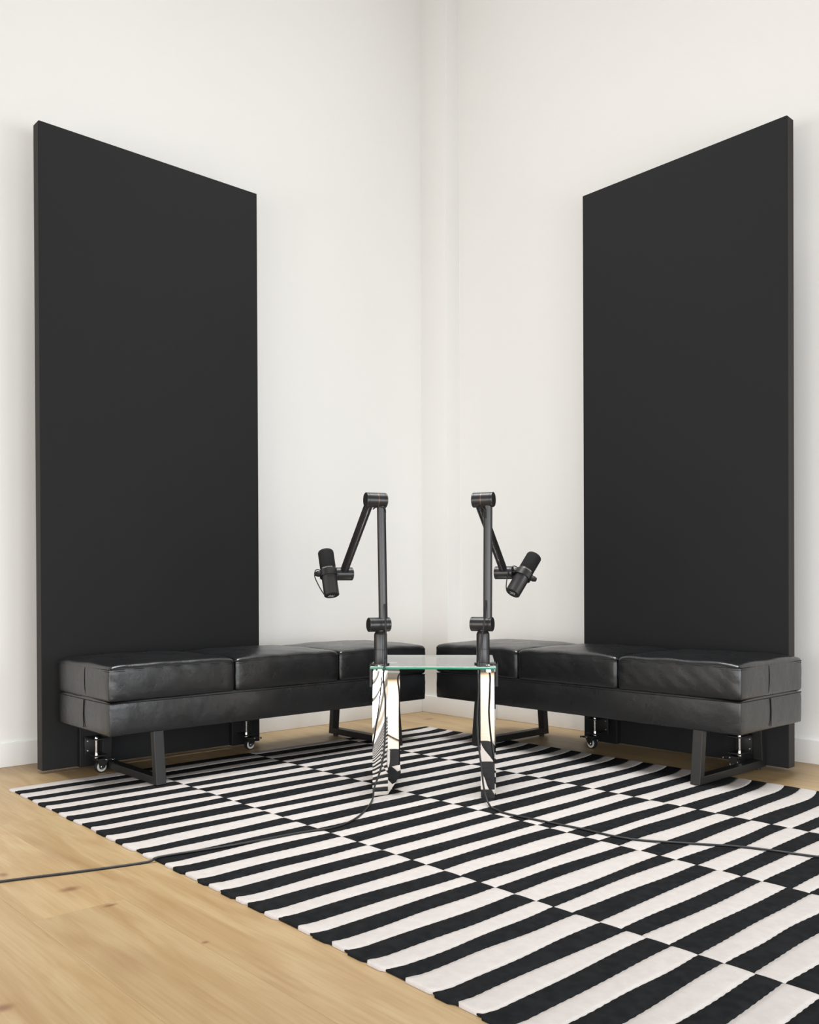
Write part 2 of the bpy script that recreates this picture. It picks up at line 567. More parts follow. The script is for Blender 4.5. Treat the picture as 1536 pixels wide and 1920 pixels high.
def baseboard(name, lo, hi):
    MB().bevbox(lo, hi, 0.003).build(name, M['base'], smooth=40)['kind'] = 'structure'


baseboard('baseboard_left', (0, ROOM_Y, 0), (BT, -PIER_D - BT, BHT))
baseboard('baseboard_corner', (0, -PIER_D - BT, 0), (LOW_W + BT, -PIER_D, BHT))
baseboard('baseboard_return', (LOW_W, -PIER_D, 0), (LOW_W + BT, -BT, BHT))
baseboard('baseboard_right', (LOW_W, -BT, 0), (ROOM_X, 0, BHT))

# ------------------------------------------------------------------ acoustic panels on casters
def caster(parent, loc, flip):
    """retractable spring caster; local frame: y out of the panel front. wheel touches z = 0"""
    d = Vector((flip * 0.05, 1.0, 0)).normalized()          # wheel axle direction
    w = Vector((0, 0, 0.0225))
    side = Vector((d.y, -d.x, 0))
    # housing
    mb = MB()
    mb.bevbox((-0.03, -0.075, 0.125), (0.03, 0.012, 0.130), 0.001)
    mb.bevbox((-0.03, -0.080, 0.055), (0.03, -0.074, 0.130), 0.001)
    mb.bevbox((-0.026, -0.075, 0.062), (0.026, 0.014, 0.067), 0.001)
    c = mb.build('caster', M['steel_black'], parent, smooth=40)
    c.location = loc
    off = side * (0.020 * flip)
    # fork
    mb = MB()
    for s_ in (-1, 1):
        p = d * (0.013 * s_)
        vs = []
        for (a, z) in ((-0.010, 0.018), (0.010, 0.018), (0.016, 0.050), (-0.028 , 0.050)):
            for t in (-0.0013, 0.0013):
                vs.append(p + side * (a * -flip) + d * t + Vector((0, 0, z)))
        mb.add(vs, [(0, 2, 4, 6), (1, 7, 5, 3), (0, 1, 3, 2), (2, 3, 5, 4), (4, 5, 7, 6), (6, 7, 1, 0)])
    mb.bevbox((-0.022, -0.018, 0.048), (0.022, 0.018, 0.054), 0.001)
    mb.build('fork', M['steel_black'], c)
    # wheel
    prof = [(0.0165, -0.010), (0.021, -0.0095), (0.0225, -0.006), (0.0225, 0.006), (0.021, 0.0095), (0.0165, 0.010)]
    MB().lathe(prof, w, d, 28).build('tyre', M['rubber'], c, smooth=40)
    MB().lathe([(0.0185, -0.0106), (0.0185, 0.0106)], w, d, 28).build('wheel', M['wheel'], c, smooth=40)
    MB().lathe([(0.0105, -0.0112), (0.0105, 0.0112)], w, d, 24).build('wheel_disc', M['rubber'], c, smooth=40)
    MB().lathe([(0.006, -0.0165), (0.0062, -0.016), (0.0062, 0.016), (0.005, 0.0175)], w, d, 16).build('axle_bolt', M['chrome'], c, smooth=40)
    # spring rod
    ro = off * -0.8
    mb = MB().lathe([(0.0035, 0.055), (0.0075, 0.056), (0.008, 0.062), (0.0055, 0.070), (0.0055, 0.080), (0.0042, 0.081), (0.0042, 0.122), (0.0062, 0.123), (0.0062, 0.133), (0.0045, 0.138)], ro, (0, 0, 1), 16)
    mb.build('spring_rod', M['chrome'], c, smooth=40)
    # brake pedal and its rivets
    mb = MB()
    p0, p1 = off * 0.6 + Vector((0, 0.012, 0.049)), off * 2.6 + Vector((0, 0.016, 0.046))
    mb.tube([p0, p1], 0.0045, 8)
    mb.build('brake_pedal', M['rubber'], c, smooth=40)
    for t in (0.1, 0.75):
        q = p0.lerp(p1, t)
        MB().lathe([(0.0045, -0.001), (0.0045, 0.004), (0.003, 0.006)], q + Vector((0, 0.004, 0)), (0, 1, 0), 10).build('rivet', M['chrome'], c, smooth=40)
    MB().lathe([(0.003, 0), (0.003, 0.004), (0.002, 0.005)], Vector((-0.02 * flip, -0.074, 0.112)), (0, 1, 0), 8).build('screw', M['zinc'], c)
    MB().lathe([(0.003, 0), (0.003, 0.004), (0.002, 0.005)], Vector((-0.02 * flip, -0.074, 0.075)), (0, 1, 0), 8).build('screw', M['zinc'], c)
    return c


def panel(loc, rz, width, height, casters, flip, label):
    """local x along the panel, local y = towards the room, origin at panel front centre on the floor"""
    t = 0.054
    e = empty('acoustic_panel', loc, rz)
    MB().bevbox((-width / 2, -t + 0.002, 0.012), (width / 2, 0, height), 0.0022).build('board', M['felt'], e, smooth=40)
    for s_ in (-1, 1):
        x0 = s_ * width / 2
        MB().bevbox((min(x0, x0 + s_ * .0012), -t + 0.004, 0.014), (max(x0, x0 + s_ * .0012), -0.0035, height - 0.003), 0.0005).build('edge_band', M['felt_side'], e)
    for (cx, cy) in casters:
        MB().bevbox((cx - 0.055, 0.0, 0.012), (cx + 0.045, 0.028, 0.186), 0.002).build('mounting_board', M['satin'], e)
        caster(e, (cx, cy, 0), flip)
    tag(e, label, 'panel', 'tall black acoustic panels in the corner')
    return e


# left: front face at x = .247 facing +X ; local y -> +X means rz = -90deg, local x -> -Y
LW, RW = 0.9636, 0.943
ly = -2.2994 + LW / 2
panel((0.2472, ly, 0), -math.pi / 2, LW, 2.4698, [(-(-2.122 - ly), 0.112), (-(-1.449 - ly), 0.094)], -1,
      'tall black fabric acoustic panel on casters by the left wall')
rxc = 2.149 - RW / 2
# right: front face at y = -.221 facing -Y ; local y -> -Y : rz = 180, local x -> -X
panel((rxc, -0.2211, 0), math.pi, RW, 2.4698, [(-(1.346 - rxc), 0.132), (-(1.998 - rxc), 0.115)], 1,
      'tall black fabric acoustic panel on casters by the right wall')

# ------------------------------------------------------------------ leather benches
ZB, ZS, ZT = 0.195, 0.3185, 0.440
BL, BD = 1.484, 0.470


def cushion_mesh(sx, sy, sz, r, top, side, seed):
    rnd = random.Random(seed)
    ph = [rnd.uniform(0, 6.28) for _ in range(6)]

    def bulge(w):
        x, y_, z = w
        u, v, k = x / sx, y_ / sy, z / sz
        ku = max(0.0, 1 - u ** 4) * max(0.0, 1 - v ** 4)
        nz = z
        if k > 0:
            nz = z + top * ku * k ** 2 + 0.0016 * k * math.sin(9 * u + ph[0]) * math.sin(7 * v + ph[1])
            nz -= 0.010 * k * (abs(u) ** 10 * abs(v) ** 6)
        kz = max(0.0, 1 - k ** 2)
        nx = x + side * math.copysign(abs(u) ** 6, u) * kz * (1 - 0.8 * v ** 4)
        ny = y_ + side * math.copysign(abs(v) ** 6, v) * kz * (1 - 0.8 * u ** 4)
        wr = 0.0012 * math.sin(21 * u + ph[2] + 5 * k) * math.sin(13 * k + ph[3])
        ny += math.copysign(abs(v) ** 6, v) * wr
        return (nx, ny, nz)
    return rounded_box([sx, sy, sz], r, [22, 16, 6], 4, bulge)


def welt(sx, sy, z, r, out, rr=0.0016):
    pts = []
    for (cx, cy, a0) in ((sx - r, sy - r, 0), (-sx + r, sy - r, 90), (-sx + r, -sy + r, 180), (sx - r, -sy + r, 270)):
        for k in range(5):
            a = math.radians(a0 + 90 * k / 4)
            pts.append((cx + (r + out) * math.cos(a), cy + (r + out) * math.sin(a), z))
    return MB().tube(pts, rr, 6, closed=True)


def bench(loc, rz, label, sleds, seed):
    """local x along bench, local y towards the room (front), origin at centre on floor"""
    e = empty('leather_bench', loc, rz)
    hx, hy = BL / 2, BD / 2
    vs, fs = cushion_mesh(hx - 0.004, hy - 0.004, (ZS - ZB) / 2 - 0.001, 0.006, 0.0, 0.004, seed)
    base = MB().add([(a, b_, c + (ZS + ZB) / 2) for a, b_, c in vs], fs).build('base', M['leather'], e, smooth=180)
    welt(hx - 0.004, hy - 0.004, ZS - 0.011, 0.006, 0.0006).build('seam', M['thread'], base, smooth=180)
    for s_ in (-1, 1):
        MB().tube([(s_ * (hx + 0.0006), 0.02 * s_ * s_, ZB + 0.012), (s_ * (hx + 0.0016), 0.02, (ZB + ZS) / 2), (s_ * (hx - 0.0005), 0.02, ZS - 0.012)], 0.0016, 6).build('seam', M['thread'], base)
    cw = BL / 3
    for k in range(3):
        cx = -hx + cw * (k + 0.5)
        sx, sy, sz = cw / 2 - 0.002, hy, (ZT - ZS) / 2 + 0.0035
        vs, fs = cushion_mesh(sx, sy, sz, 0.014, 0.013, 0.004, seed + 10 + k)
        zc = (ZT + ZS) / 2 - 0.003
        c = MB().add([(a, b_, h) for a, b_, h in vs], fs).build('seat_cushion', M['leather'], e, smooth=180)
        c.location = (cx, 0, zc)
        welt(sx, sy, sz - 0.016, 0.014, 0.0002).build('seam', M['thread'], c, smooth=180)
        welt(sx, sy, sz - 0.0225, 0.014, 0.0004, 0.0011).build('seam', M['thread'], c, smooth=180)
        if k != 1:
            s_ = -1 if k == 0 else 1
            MB().tube(smooth_path([(s_ * (sx + 0.0004), 0.035, -sz + 0.014), (s_ * (sx + 0.0032), 0.0345, -sz * 0.45), (s_ * (sx + 0.0043), 0.034, 0.0), (s_ * (sx + 0.0034), 0.0335, sz * 0.42), (s_ * (sx + 0.0014), 0.033, sz - 0.018)], 4), 0.0016, 6).build('seam', M['thread'], c)
    # sled legs: trapezoid of flat steel tube
    w, th = 0.0385, 0.028
    for sxp in sleds:
        mb = MB()
        f0, f1 = hy + 0.019, hy - 0.001       # outer front at floor / at top
        g0, g1 = -hy + 0.003, -hy + 0.020     # outer rear at floor / at top
        z0 = 0.010
        zt = ZB + 0.004

        def fx(z): return f0 + (f1 - f0) * (z - z0) / (zt - z0)
        def gx(z): return g0 + (g1 - g0) * (z - z0) / (zt - z0)
        outer = [(fx(zt), zt), (fx(z0), z0), (gx(z0), z0), (gx(zt), zt)]
        inner = [(fx(zt) - th, zt), (fx(z0 + th) - th, z0 + th), (gx(z0 + th) + th, z0 + th), (gx(zt) + th, zt)]
        xs = (sxp - w / 2, sxp + w / 2)
        vs = []
        for xx in xs:
            vs += [(xx, a, z) for a, z in outer] + [(xx, a, z) for a, z in inner]
        fs = []
        for i in range(3):
            fs += [(i, i + 1, i + 5, i + 4), (8 + i, 8 + i + 4, 8 + i + 5, 8 + i + 1), (i, 8 + i, 9 + i, i + 1), (i + 4, i + 5, 13 + i, 12 + i)]
        fs += [(0, 4, 12, 8), (3, 11, 15, 7)]
        mb.add(vs, fs)
        lg = mb.build('sled_leg', M['steel_black'], e)
        bv = lg.modifiers.new('bevel', 'BEVEL'); bv.width = 0.0022; bv.segments = 2; bv.limit_method = 'ANGLE'
        MB().lathe([(0.012, -0.0015), (0.012, 0.0)], (sxp, f0 - 0.03, z0 - 0.0005), (0, 0, 1), 12).build('foot_pad', M['rubber'], lg)
        MB().lathe([(0.012, -0.0098), (0.012, 0.0)], (sxp, g0 + 0.03, z0 - 0.0002), (0, 0, 1), 12).build('foot_pad', M['rubber'], lg)
    tag(e, label, 'bench', 'black leather benches around the corner')
    return e


LBX, LBY = 0.7488 - BD / 2, -2.2577 + BL / 2
bench((LBX, LBY, 0), -math.pi / 2, 'black leather three-seat bench in front of the left wall panel',
      [-(-2.076 - LBY), -(-0.955 - LBY)], 3)
RBX, RBY = 2.2078 - BL / 2, -0.6975 + BD / 2
bench((RBX, RBY, 0), math.pi, 'black leather three-seat bench in front of the right wall panel',
      [-(2.048 - RBX), -(0.99 - RBX)], 23)

# ------------------------------------------------------------------ striped rug
RX0, RX1 = 0.440, 3.440
RY = [-2.485, -2.005, -1.512, -1.008, -0.487]
NST = 52
PITCH_R = (RX1 - RX0) / NST
rug = empty('striped_rug', ((RX0 + RX1) / 2, (RY[0] + RY[-1]) / 2, 0))
tag(rug, 'flat-woven rug with staggered black and off-white stripes on the oak floor', 'rug')
ox, oy = rug.location.x, rug.location.y
MB().bevbox((RX0 + .002 - ox, RY[0] + .004 - oy, 0.0003), (RX1 - .002 - ox, RY[-1] - .004 - oy, 0.0055), 0.002).build('backing', M['wool_b'], rug)
rr = random.Random(11)
NY = 84


def wave(seed, amp):
    q = random.Random(seed)
    cs = [(q.uniform(4, 9), q.uniform(0, 6.28), amp * q.uniform(.5, 1)), (q.uniform(12, 26), q.uniform(0, 6.28), amp * 0.4 * q.uniform(.3, 1))]
    tooth = q.uniform(0, 6.28)

    def f(yv, cs=cs, tooth=tooth):
        return sum(a * math.sin(k * yv + p) for k, p, a in cs) + 0.0008 * math.sin(yv * 820 + tooth)
    return f


for c in range(4):
    ya, yb = RY[c], RY[c + 1]
    bnd = []
    for k in range(NST + 1):
        jit = 0 if k in (0, NST) else rr.uniform(-.0075, .0075)
        amp = 0.001 if k in (0, NST) else 0.0052
        bnd.append((RX0 + k * PITCH_R + jit, wave(1000 * c + k, amp)))
    for k in range(NST):
        black = (k + c) % 2 == 1
        b0, w0 = bnd[k]
        b1, w1 = bnd[k + 1]
        e0 = ya + (rr.uniform(-.006, .004) if c == 0 else 0)
        e1 = yb + (rr.uniform(-.002, .003) if c == 3 else 0)
        if c == 0 and black:
            e0 += 0.003
        vs, fs = [], []
        NX = 6
        for j in range(NY + 1):
            yv = e0 + (e1 - e0) * j / NY
            hook = 0.0
            if c == 3:
                hook = -0.030 * max(0.0, (yv - (yb - 0.16)) / 0.16) ** 2
            if c == 0:
                hook = -0.012 * max(0.0, ((ya + 0.05) - yv) / 0.05) ** 2
            if k == 0:
                hk0 = 0.0
            else:
                hk0 = hook
            xa = b0 + w0(yv) + hk0
            xb = b1 + w1(yv) + (hook if k < NST - 1 else 0)
            # seams pinch at column joints
            d0, d1 = abs(yv - e0), abs(yv - e1)
            dz = min(d0, d1)
            zedge = 0.0016 * min(1.0, dz / 0.012) ** 0.5
            outer_l = (c == 0 and d0 < 0.010)
            rnd_in = 0.0
            if outer_l:
                t_ = 1 - d0 / 0.010
                rnd_in = 0.010 * (1 - math.sqrt(max(0.0, 1 - t_ * t_)))
            for i in range(NX + 1):
                u = i / NX
                xx = xa + rnd_in + (xb - xa - 2 * rnd_in) * u
                s_ = math.sin(math.pi * u) ** 0.5 if 0 < u < 1 else 0
                zz = 0.0060 + 0.0010 * s_ + zedge * (0.4 + 0.6 * s_)
                vs.append((xx - ox, yv - oy, zz))
        for j in range(NY):
            for i in range(NX):
                a = j * (NX + 1) + i
                fs.append((a, a + 1, a + NX + 2, a + NX + 1))
        # skirts
        n0 = len(vs)
        ring = [i for i in range(NX + 1)] + [(j + 1) * (NX + 1) + NX for j in range(NY)] + [NY * (NX + 1) + i for i in range(NX - 1, -1, -1)] + [j * (NX + 1) for j in range(NY - 1, 0, -1)]
        for q in ring:
            x_, y_, z_ = vs[q]
            vs.append((x_, y_, 0.0004))
        L = len(ring)
        for i in range(L):
            j = (i + 1) % L
            fs.append((ring[i], n0 + i, n0 + j, ring[j]))
        me = bpy.data.meshes.new('stripe')
        me.from_pydata(vs, [], fs)
        me.materials.append(M['wool_b'] if black else M['wool_w'])
        me.shade_smooth()
        o = bpy.data.objects.new('black_stripe' if black else 'white_stripe', me)
        COL.objects.link(o)
        o.parent = rug

# ------------------------------------------------------------------ glass table on two polished legs
TH = math.radians(-4.0)                          # table turned a little from the view axis
tyaw = YAW + TH
GZ = 0.443
fl_pt = px(694, 1250, (0.71 - GZ) * F_PX / (1250 - 1097.5))
TO = Vector((fl_pt.x, fl_pt.y, 0))
tx_, ty_ = Vector((math.cos(tyaw), math.sin(tyaw), 0)), Vector((-math.sin(tyaw), math.cos(tyaw), 0))
table = empty('side_table', (TO.x, TO.y, 0), tyaw)
tag(table, 'small glass-topped side table with two mirror-polished metal legs on the rug', 'table')


def tl(v):
    d = Vector(v) - TO
    return Vector((d.dot(tx_), d.dot(ty_), v[2] if len(v) > 2 else 0))


def cam2w(rt, dp):
    """lateral offset and depth on the ground, seen from the camera's stand -> world"""
    h = Vector((-math.sin(YAW), math.cos(YAW), 0))
    q = Vector((CAM.x, CAM.y, 0)) + r0 * rt + h * dp
    return Vector((q.x, q.y, 0))


GW, GD, GT = 0.412, 0.50, 0.0085
mb = MB()
e = 0.0012
lo, hi = (0, 0, GZ - GT), (GW, GD, GZ)
mb.add([(e, e, lo[2]), (GW - e, e, lo[2]), (GW - e, GD - e, lo[2]), (e, GD - e, lo[2])], [(0, 3, 2, 1)], 2)
mb.add([(e, e, hi[2]), (GW - e, e, hi[2]), (GW - e, GD - e, hi[2]), (e, GD - e, hi[2])], [(0, 1, 2, 3)], 0)
rings = [[(e, e), (GW - e, e), (GW - e, GD - e), (e, GD - e)], [(0, 0), (GW, 0), (GW, GD), (0, GD)]]
vs = [(x, y_, lo[2]) for x, y_ in rings[0]] + [(x, y_, lo[2] + e) for x, y_ in rings[1]] + [(x, y_, hi[2] - e) for x, y_ in rings[1]] + [(x, y_, hi[2]) for x, y_ in rings[0]]
fs = []
for k in range(3):
    for i in range(4):
        j = (i + 1) % 4
        fs.append((k * 4 + i, k * 4 + j, k * 4 + 4 + j, k * 4 + 4 + i))
mb.add(vs, fs, 1)
mb.build('glass_top', [M['glass'], M['glass_edge'], M['glass_under']], table)

LEG_H, LEG_Z = 0.423, 0.0088
# left leg (ground plan, camera-relative lateral / depth): A left, B front ridge, C right, then back
A = tl(cam2w(-0.1257, 2.985)); B = tl(cam2w(-0.0750, 3.012)); C = tl(cam2w(-0.0337, 2.9945))
C2 = tl(cam2w(-0.047, 3.36)); A2 = tl(cam2w(-0.138, 3.36))
back = (ty_ * 1.0)
mb = MB()
NU, NV = 8, 24
vs = []
for j in range(NV + 1):
    z = j / NV
    for i in range(NU + 1):
        u = i / NU
        p = A.lerp(B, u)
        lean = 0.0020 * z + 0.026 * (1 - u) ** 1.3 * z ** 1.9
        vs.append((p.x, p.y + lean, LEG_Z + (LEG_H - LEG_Z) * z))
fs = [(j * (NU + 1) + i, j * (NU + 1) + i + 1, (j + 1) * (NU + 1) + i + 1, (j + 1) * (NU + 1) + i) for j in range(NV) for i in range(NU)]
mb.add(vs, fs)
lean_t = Vector((0, 0.0280, 0))
back1 = Vector((0, 0.0020, 0))
C1_, B1_ = C + back1 * 0.22, B + back1 * 0.2
zb1, zc1, zc0 = LEG_Z + 0.090, LEG_Z + 0.103, LEG_Z + 0.066
Cin = C + Vector((0.0, 0.030, 0))
V = lambda p, z: (p.x, p.y, z)
# right facet, bottom facet, right side, back, left side, underside, top
mb.add([V(B1_, zb1), V(C1_, zc1), V(C + back1, LEG_H), V(B + back1, LEG_H)], [(0, 1, 2, 3)])
mb.add([V(B, LEG_Z), V(Cin, zc0), V(C1_, zc1), V(B1_, zb1)], [(0, 1, 2, 3)])
mb.add([V(Cin, zc0), V(C2, zc0), V(C2, LEG_H), V(C + back1, LEG_H), V(C1_, zc1)], [(0, 1, 2, 3, 4)])
mb.add([V(C2, LEG_Z), V(A2, LEG_Z), V(A2, LEG_H), V(C2, LEG_H), V(C2, zc0)], [(0, 1, 2, 3, 4)])
mb.add([V(A2, LEG_Z), V(A, LEG_Z), V(A + lean_t, LEG_H), V(A2, LEG_H)], [(0, 1, 2, 3)])
mb.add([V(A, LEG_Z), V(A2, LEG_Z), V(C2, LEG_Z), V(B, LEG_Z)], [(0, 1, 2, 3)])
mb.add([V(B, LEG_Z), V(C2, LEG_Z), V(C2, zc0), V(Cin, zc0)], [(0, 1, 2, 3)])
mb.add([V(A + lean_t, LEG_H), V(B + back1, LEG_H), V(C + back1, LEG_H), V(C2, LEG_H), V(A2, LEG_H)], [(0, 1, 2, 4), (2, 3, 4)])
leg = mb.build('leg', M['mirror'], table, smooth=14)
# right leg
D = tl(cam2w(0.2325, 2.962)); E = tl(cam2w(0.2765, 2.943)); E1 = tl(cam2w(0.2835, 2.975)); E2 = tl(cam2w(0.3165, 3.32)); D2 = tl(cam2w(0.262, 3.32))
mb = MB()
poly = [D, E, E1, E2, D2]
vs = [V(p, LEG_Z) for p in poly] + [V(p, LEG_H) for p in poly]
mb.add(vs, [(0, 1, 6, 5), (1, 2, 7, 6), (2, 3, 8, 7), (3, 4, 9, 8), (4, 0, 5, 9), (4, 3, 2, 1, 0), (5, 6, 7, 8, 9)])
mb.build('leg', M['mirror'], table)
for (q0, q1) in ((A, A2), (D, D2)):
    for t in (0.10, 0.85):
        p = q0.lerp(q1, t)
        s_ = 0.026
        MB().lathe([(0.0125, LEG_H), (0.0125, GZ - GT)], (p.x + s_, p.y, 0), (0, 0, 1), 20).build('spacer', M['chrome'], table, smooth=40)

# ------------------------------------------------------------------ microphone arms, microphones, cables
def arm(base_px, base_dep, turn, jx, tube_b, tube_t, ujx, armx, reach, drop, side, label):
    """local x: joint axis, local y: away from the camera, origin: base on the glass"""
    p = px(base_px, 1246, base_dep)
    e = empty('boom_stand', (p.x, p.y, GZ + 0.0005), YAW + turn)
    ZJ, ZU = 0.134, 0.553
    mb = MB().lathe([(0.030, 0), (0.030, 0.004), (0.0232, 0.0045), (0.0225, 0.006), (0.0225, 0.0505)], (0, 0, 0), (0, 0, 1), 36)
    mb.build('base', M['mic_metal'], e, smooth=35)
    MB().lathe([(0.0222, 0.0512), (0.0222, 0.1005), (0.0205, 0.1055), (0.0150, 0.112), (0.0150, ZJ)], (0, 0, 0), (0, 0, 1), 36).build('base_swivel', M['mic_metal'], e, smooth=35)

    def joint(name, c, L, r):
        j = MB().lathe([(r - 0.0015, -L / 2), (r, -L / 2 + 0.0015), (r, -L / 2 + 0.008), (r - 0.0006, -L / 2 + 0.0085), (r, -L / 2 + 0.009), (r, L / 2 - 0.009), (r - 0.0006, L / 2 - 0.0085), (r, L / 2 - 0.008), (r, L / 2 - 0.0015), (r - 0.0015, L / 2)], c, (1, 0, 0), 36).build(name, M['mic_metal'], e, smooth=35)
        return j
    joint('lower_joint', (jx, 0, ZJ), 0.075, 0.0243)
    uj = joint('upper_joint', (ujx, 0, ZU), 0.073, 0.0253)
    MB().lathe([(0.0256, -0.0006), (0.0256, 0.0006)], (ujx + 0.004 * side, 0, ZU), (1, 0, 0), 36).build('copper_ring', M['copper'], uj, smooth=35)
    # lower tube with cable groove
    a, b_ = Vector((tube_b, 0, ZJ)), Vector((tube_t, 0, ZU - 0.004))
    lt = MB().tube([a, b_], 0.0150, 28).build('lower_tube', M['mic_metal'], e, smooth=35)
    gdir = Vector((0.62 * side, -0.80, 0)) if side > 0 else Vector((-0.25, -0.97, 0))
    perp = Vector((-gdir.y, gdir.x, 0))
    mb = MB()
    for (z0, z1) in ((ZJ + 0.012, ZU - 0.038),):
        t0, t1 = (z0 - ZJ) / (ZU - ZJ), (z1 - ZJ) / (ZU - ZJ)
        q0, q1 = a.lerp(b_, t0) + gdir * 0.0128, a.lerp(b_, t1) + gdir * 0.0128
        vs = []
        for q in (q0, q1):
            for (s1, s2) in ((-1, 0), (1, 0), (1, 1), (-1, 1)):
                vs.append(q + perp * (0.0038 * s1) + gdir * (0.0020 * s2))
        mb.add(vs, [(0, 1, 2, 3), (7, 6, 5, 4), (0, 4, 5, 1), (1, 5, 6, 2), (2, 6, 7, 3), (3, 7, 4, 0)])
    mb.build('groove_cover', M['mic_body'], lt)
    # dark slot and cable loop at the top of the tube
    q = a.lerp(b_, 0.895) + gdir * 0.0142
    MB().tube([q - Vector((0, 0, .016)), q + Vector((0, 0, .016))], 0.0034, 8).build('cable_slot', M['rubber'], lt)
    MB().tube(smooth_path([q + Vector((0, 0, .006)) + gdir * .002, q + Vector((-.008, 0, .020)) + gdir * .006, q + Vector((-.026, .004, .026)) + gdir * .002, q + Vector((-.036, .020, .018))]), 0.0022, 8).build('cable_loop', M['cable'], e, smooth=60)
    # upper arm and end joint
    s0 = Vector((armx, 0, ZU)); s1 = Vector((armx, reach, ZU - drop))
    MB().tube([s0, s1], 0.0150, 28).build('upper_tube', M['mic_metal'], e, smooth=35)
    joint('end_joint', (armx, reach, ZU - drop - 0.004), 0.068, 0.0240)
    return e, s1 + Vector((0, 0, -0.004))


def clamp_bracket(e, turn, edge, ref):
    """edge: x distance (table axes) from base centre to the glass edge (negative = left)"""
    R = Matrix.Rotation(TH - turn, 3, 'Z')           # table axes inside the arm's frame
    sg = 1 if edge > 0 else -1
    mb = MB()

    def bx(lo, hi):
        m2 = MB().bevbox([min(lo[i], hi[i]) for i in range(3)], [max(lo[i], hi[i]) for i in range(3)], 0.0008)
        mb.add([R @ Vector(v) for v in m2.v], m2.f)
    x1 = edge + sg * 0.0080
    bx((0, -0.028, 0.0002), (x1, 0.028, 0.0035))
    bx((edge + sg * 0.0010, -0.028, 0.0035), (edge + sg * 0.0085, 0.028, -0.074))
    bx((x1, -0.022, -0.074), (edge - sg * 0.010, 0.022, -0.0705))
    bk = mb.build('clamp_bracket', M['steel_black'], e)
    m2 = MB().bevbox((min(edge - sg * .062, edge - sg * .004), -0.020, -0.0122), (max(edge - sg * .062, edge - sg * .004), 0.020, -0.0092), 0.0006)
    mb = MB(); mb.add([R @ Vector(v) for v in m2.v], m2.f)
    mb.build('clamp_jaw', M['steel_black'], bk)


def microphone(center, axis, mount, label, cable_side):
    """broadcast microphone; axis points to the foam end. Built in a local frame with z = axis, x = towards mount"""
    z = Vector(axis).normalized()
    x = (Vector(mount) - center); x = (x - z * x.dot(z)).normalized()
    y = z.cross(x)
    e = empty('microphone', center)
    e.rotation_euler = Matrix(((x.x, y.x, z.x), (x.y, y.y, z.y), (x.z, y.z, z.z))).to_euler()
    body = MB().lathe([(0.0255, -0.086), (0.0275, -0.0845), (0.0278, -0.080), (0.0278, 0.008), (0.0285, 0.010), (0.0285, 0.014)], n=40).build('body', M['mic_body'], e, smooth=35)
    MB().lathe([(0.0235, -0.0868), (0.0235, -0.0862)], n=32).build('end_plate', M['rubber'], body)
    mb = MB()
    for (x0, y0, x1, y1) in ((-.010, -.004, -.004, -.001), (-.001, -.004, .004, -.0015), (.006, -.005, .010, -.003), (-.010, .001, -.0075, .006), (-.004, .002, .006, .004), (-.012, .008, .010, .0095)):
        mb.box((x0, y0, -0.0872), (x1, y1, -0.0867))
    mb.build('switch_print', M['print'], body)
    MB().lathe([(0.0282, 0.0142), (0.0282, 0.0160), (0.0262, 0.0162), (0.0262, 0.0180), (0.0282, 0.0182), (0.0282, 0.0200)], n=40).build('collar_rings', M['collar'], e, smooth=35)
    prof = [(0.0270, 0.0205), (0.0288, 0.023)]
    for k in range(9):
        a = math.pi / 2 * k / 8
        prof.append((0.0289 - 0.011 + 0.011 * math.cos(a), 0.083 + 0.011 * math.sin(a)))
    MB().lathe(prof, n=40).build('foam_windscreen', M['foam'], e, smooth=50)
    # yoke: flat U band around the body with knobs on both sides
    mb = MB()
    R1, R2, hh = 0.0300, 0.0340, 0.0120
    N = 28
    vs = []
    for k in range(N + 1):
        a = math.radians(-180 + 360 * k / N)
        for (rr_, zz) in ((R1, -hh), (R2, -hh), (R2, hh), (R1, hh)):
            vs.append((rr_ * math.cos(a), rr_ * math.sin(a), zz))
    fs = []
    for k in range(N):
        for i in range(4):
            j = (i + 1) % 4
            fs.append((k * 4 + i, k * 4 + j, k * 4 + 4 + j, k * 4 + 4 + i))
    mb.add(vs, fs)
    yk = mb.build('yoke', M['mic_metal'], e, smooth=35)
    MB().lathe([(0.0105, 0.034), (0.0105, 0.044), (0.009, 0.046), (0.0075, 0.052)], (0, 0, 0), (-1, 0, 0), 20).build('yoke_knob', M['rubber'], yk, smooth=35)
    MB().lathe([(0.0150, 0.031), (0.0150, 0.040), (0.0120, 0.044)], (0, 0, 0), (1, 0, 0), 20).build('yoke_mount', M['mic_metal'], yk, smooth=35)
    # short lead from the tail end round to the mount
    c = cable_side
    MB().tube(smooth_path([(c[0] * .020, c[1] * .020, -0.0866), (c[0] * .030, c[1] * .030, -0.083), (c[0] * .044, c[1] * .044, -0.055), (c[0] * .056, c[1] * .056, -0.018), (c[0] * .050, c[1] * .050, 0.008), (c[0] * .034, c[1] * .034, 0.012)]), 0.0020, 8).build('lead', M['cable'], e, smooth=60)
    tag(e, label, 'microphone', 'broadcast microphones on the arms')
    return e


DEP = 3.035
TL = math.radians(22)
armL, endL = arm(714, DEP, TL, -0.006, 0.010, 0.0045, -0.0155, -0.034, 0.300, 0.240, 1, '')
tag(armL, 'black boom arm on the left side of the glass table, clamped to its edge', 'boom stand', 'boom arms on the glass table')
armR, endR = arm(906, DEP, -TL, -0.003, 0.0165, 0.0195, 0.0035, -0.0165, 0.318, 0.238, -1, '')
tag(armR, 'black boom arm on the right side of the glass table, clamped to its edge', 'boom stand', 'boom arms on the glass table')
for (a_, tn, edge_side) in ((armL, TL, -1), (armR, -TL, 1)):
    q = tl(a_.location)
    edge = (0 - q.x) if edge_side < 0 else (GW - q.x)
    clamp_bracket(a_, tn, edge, None)


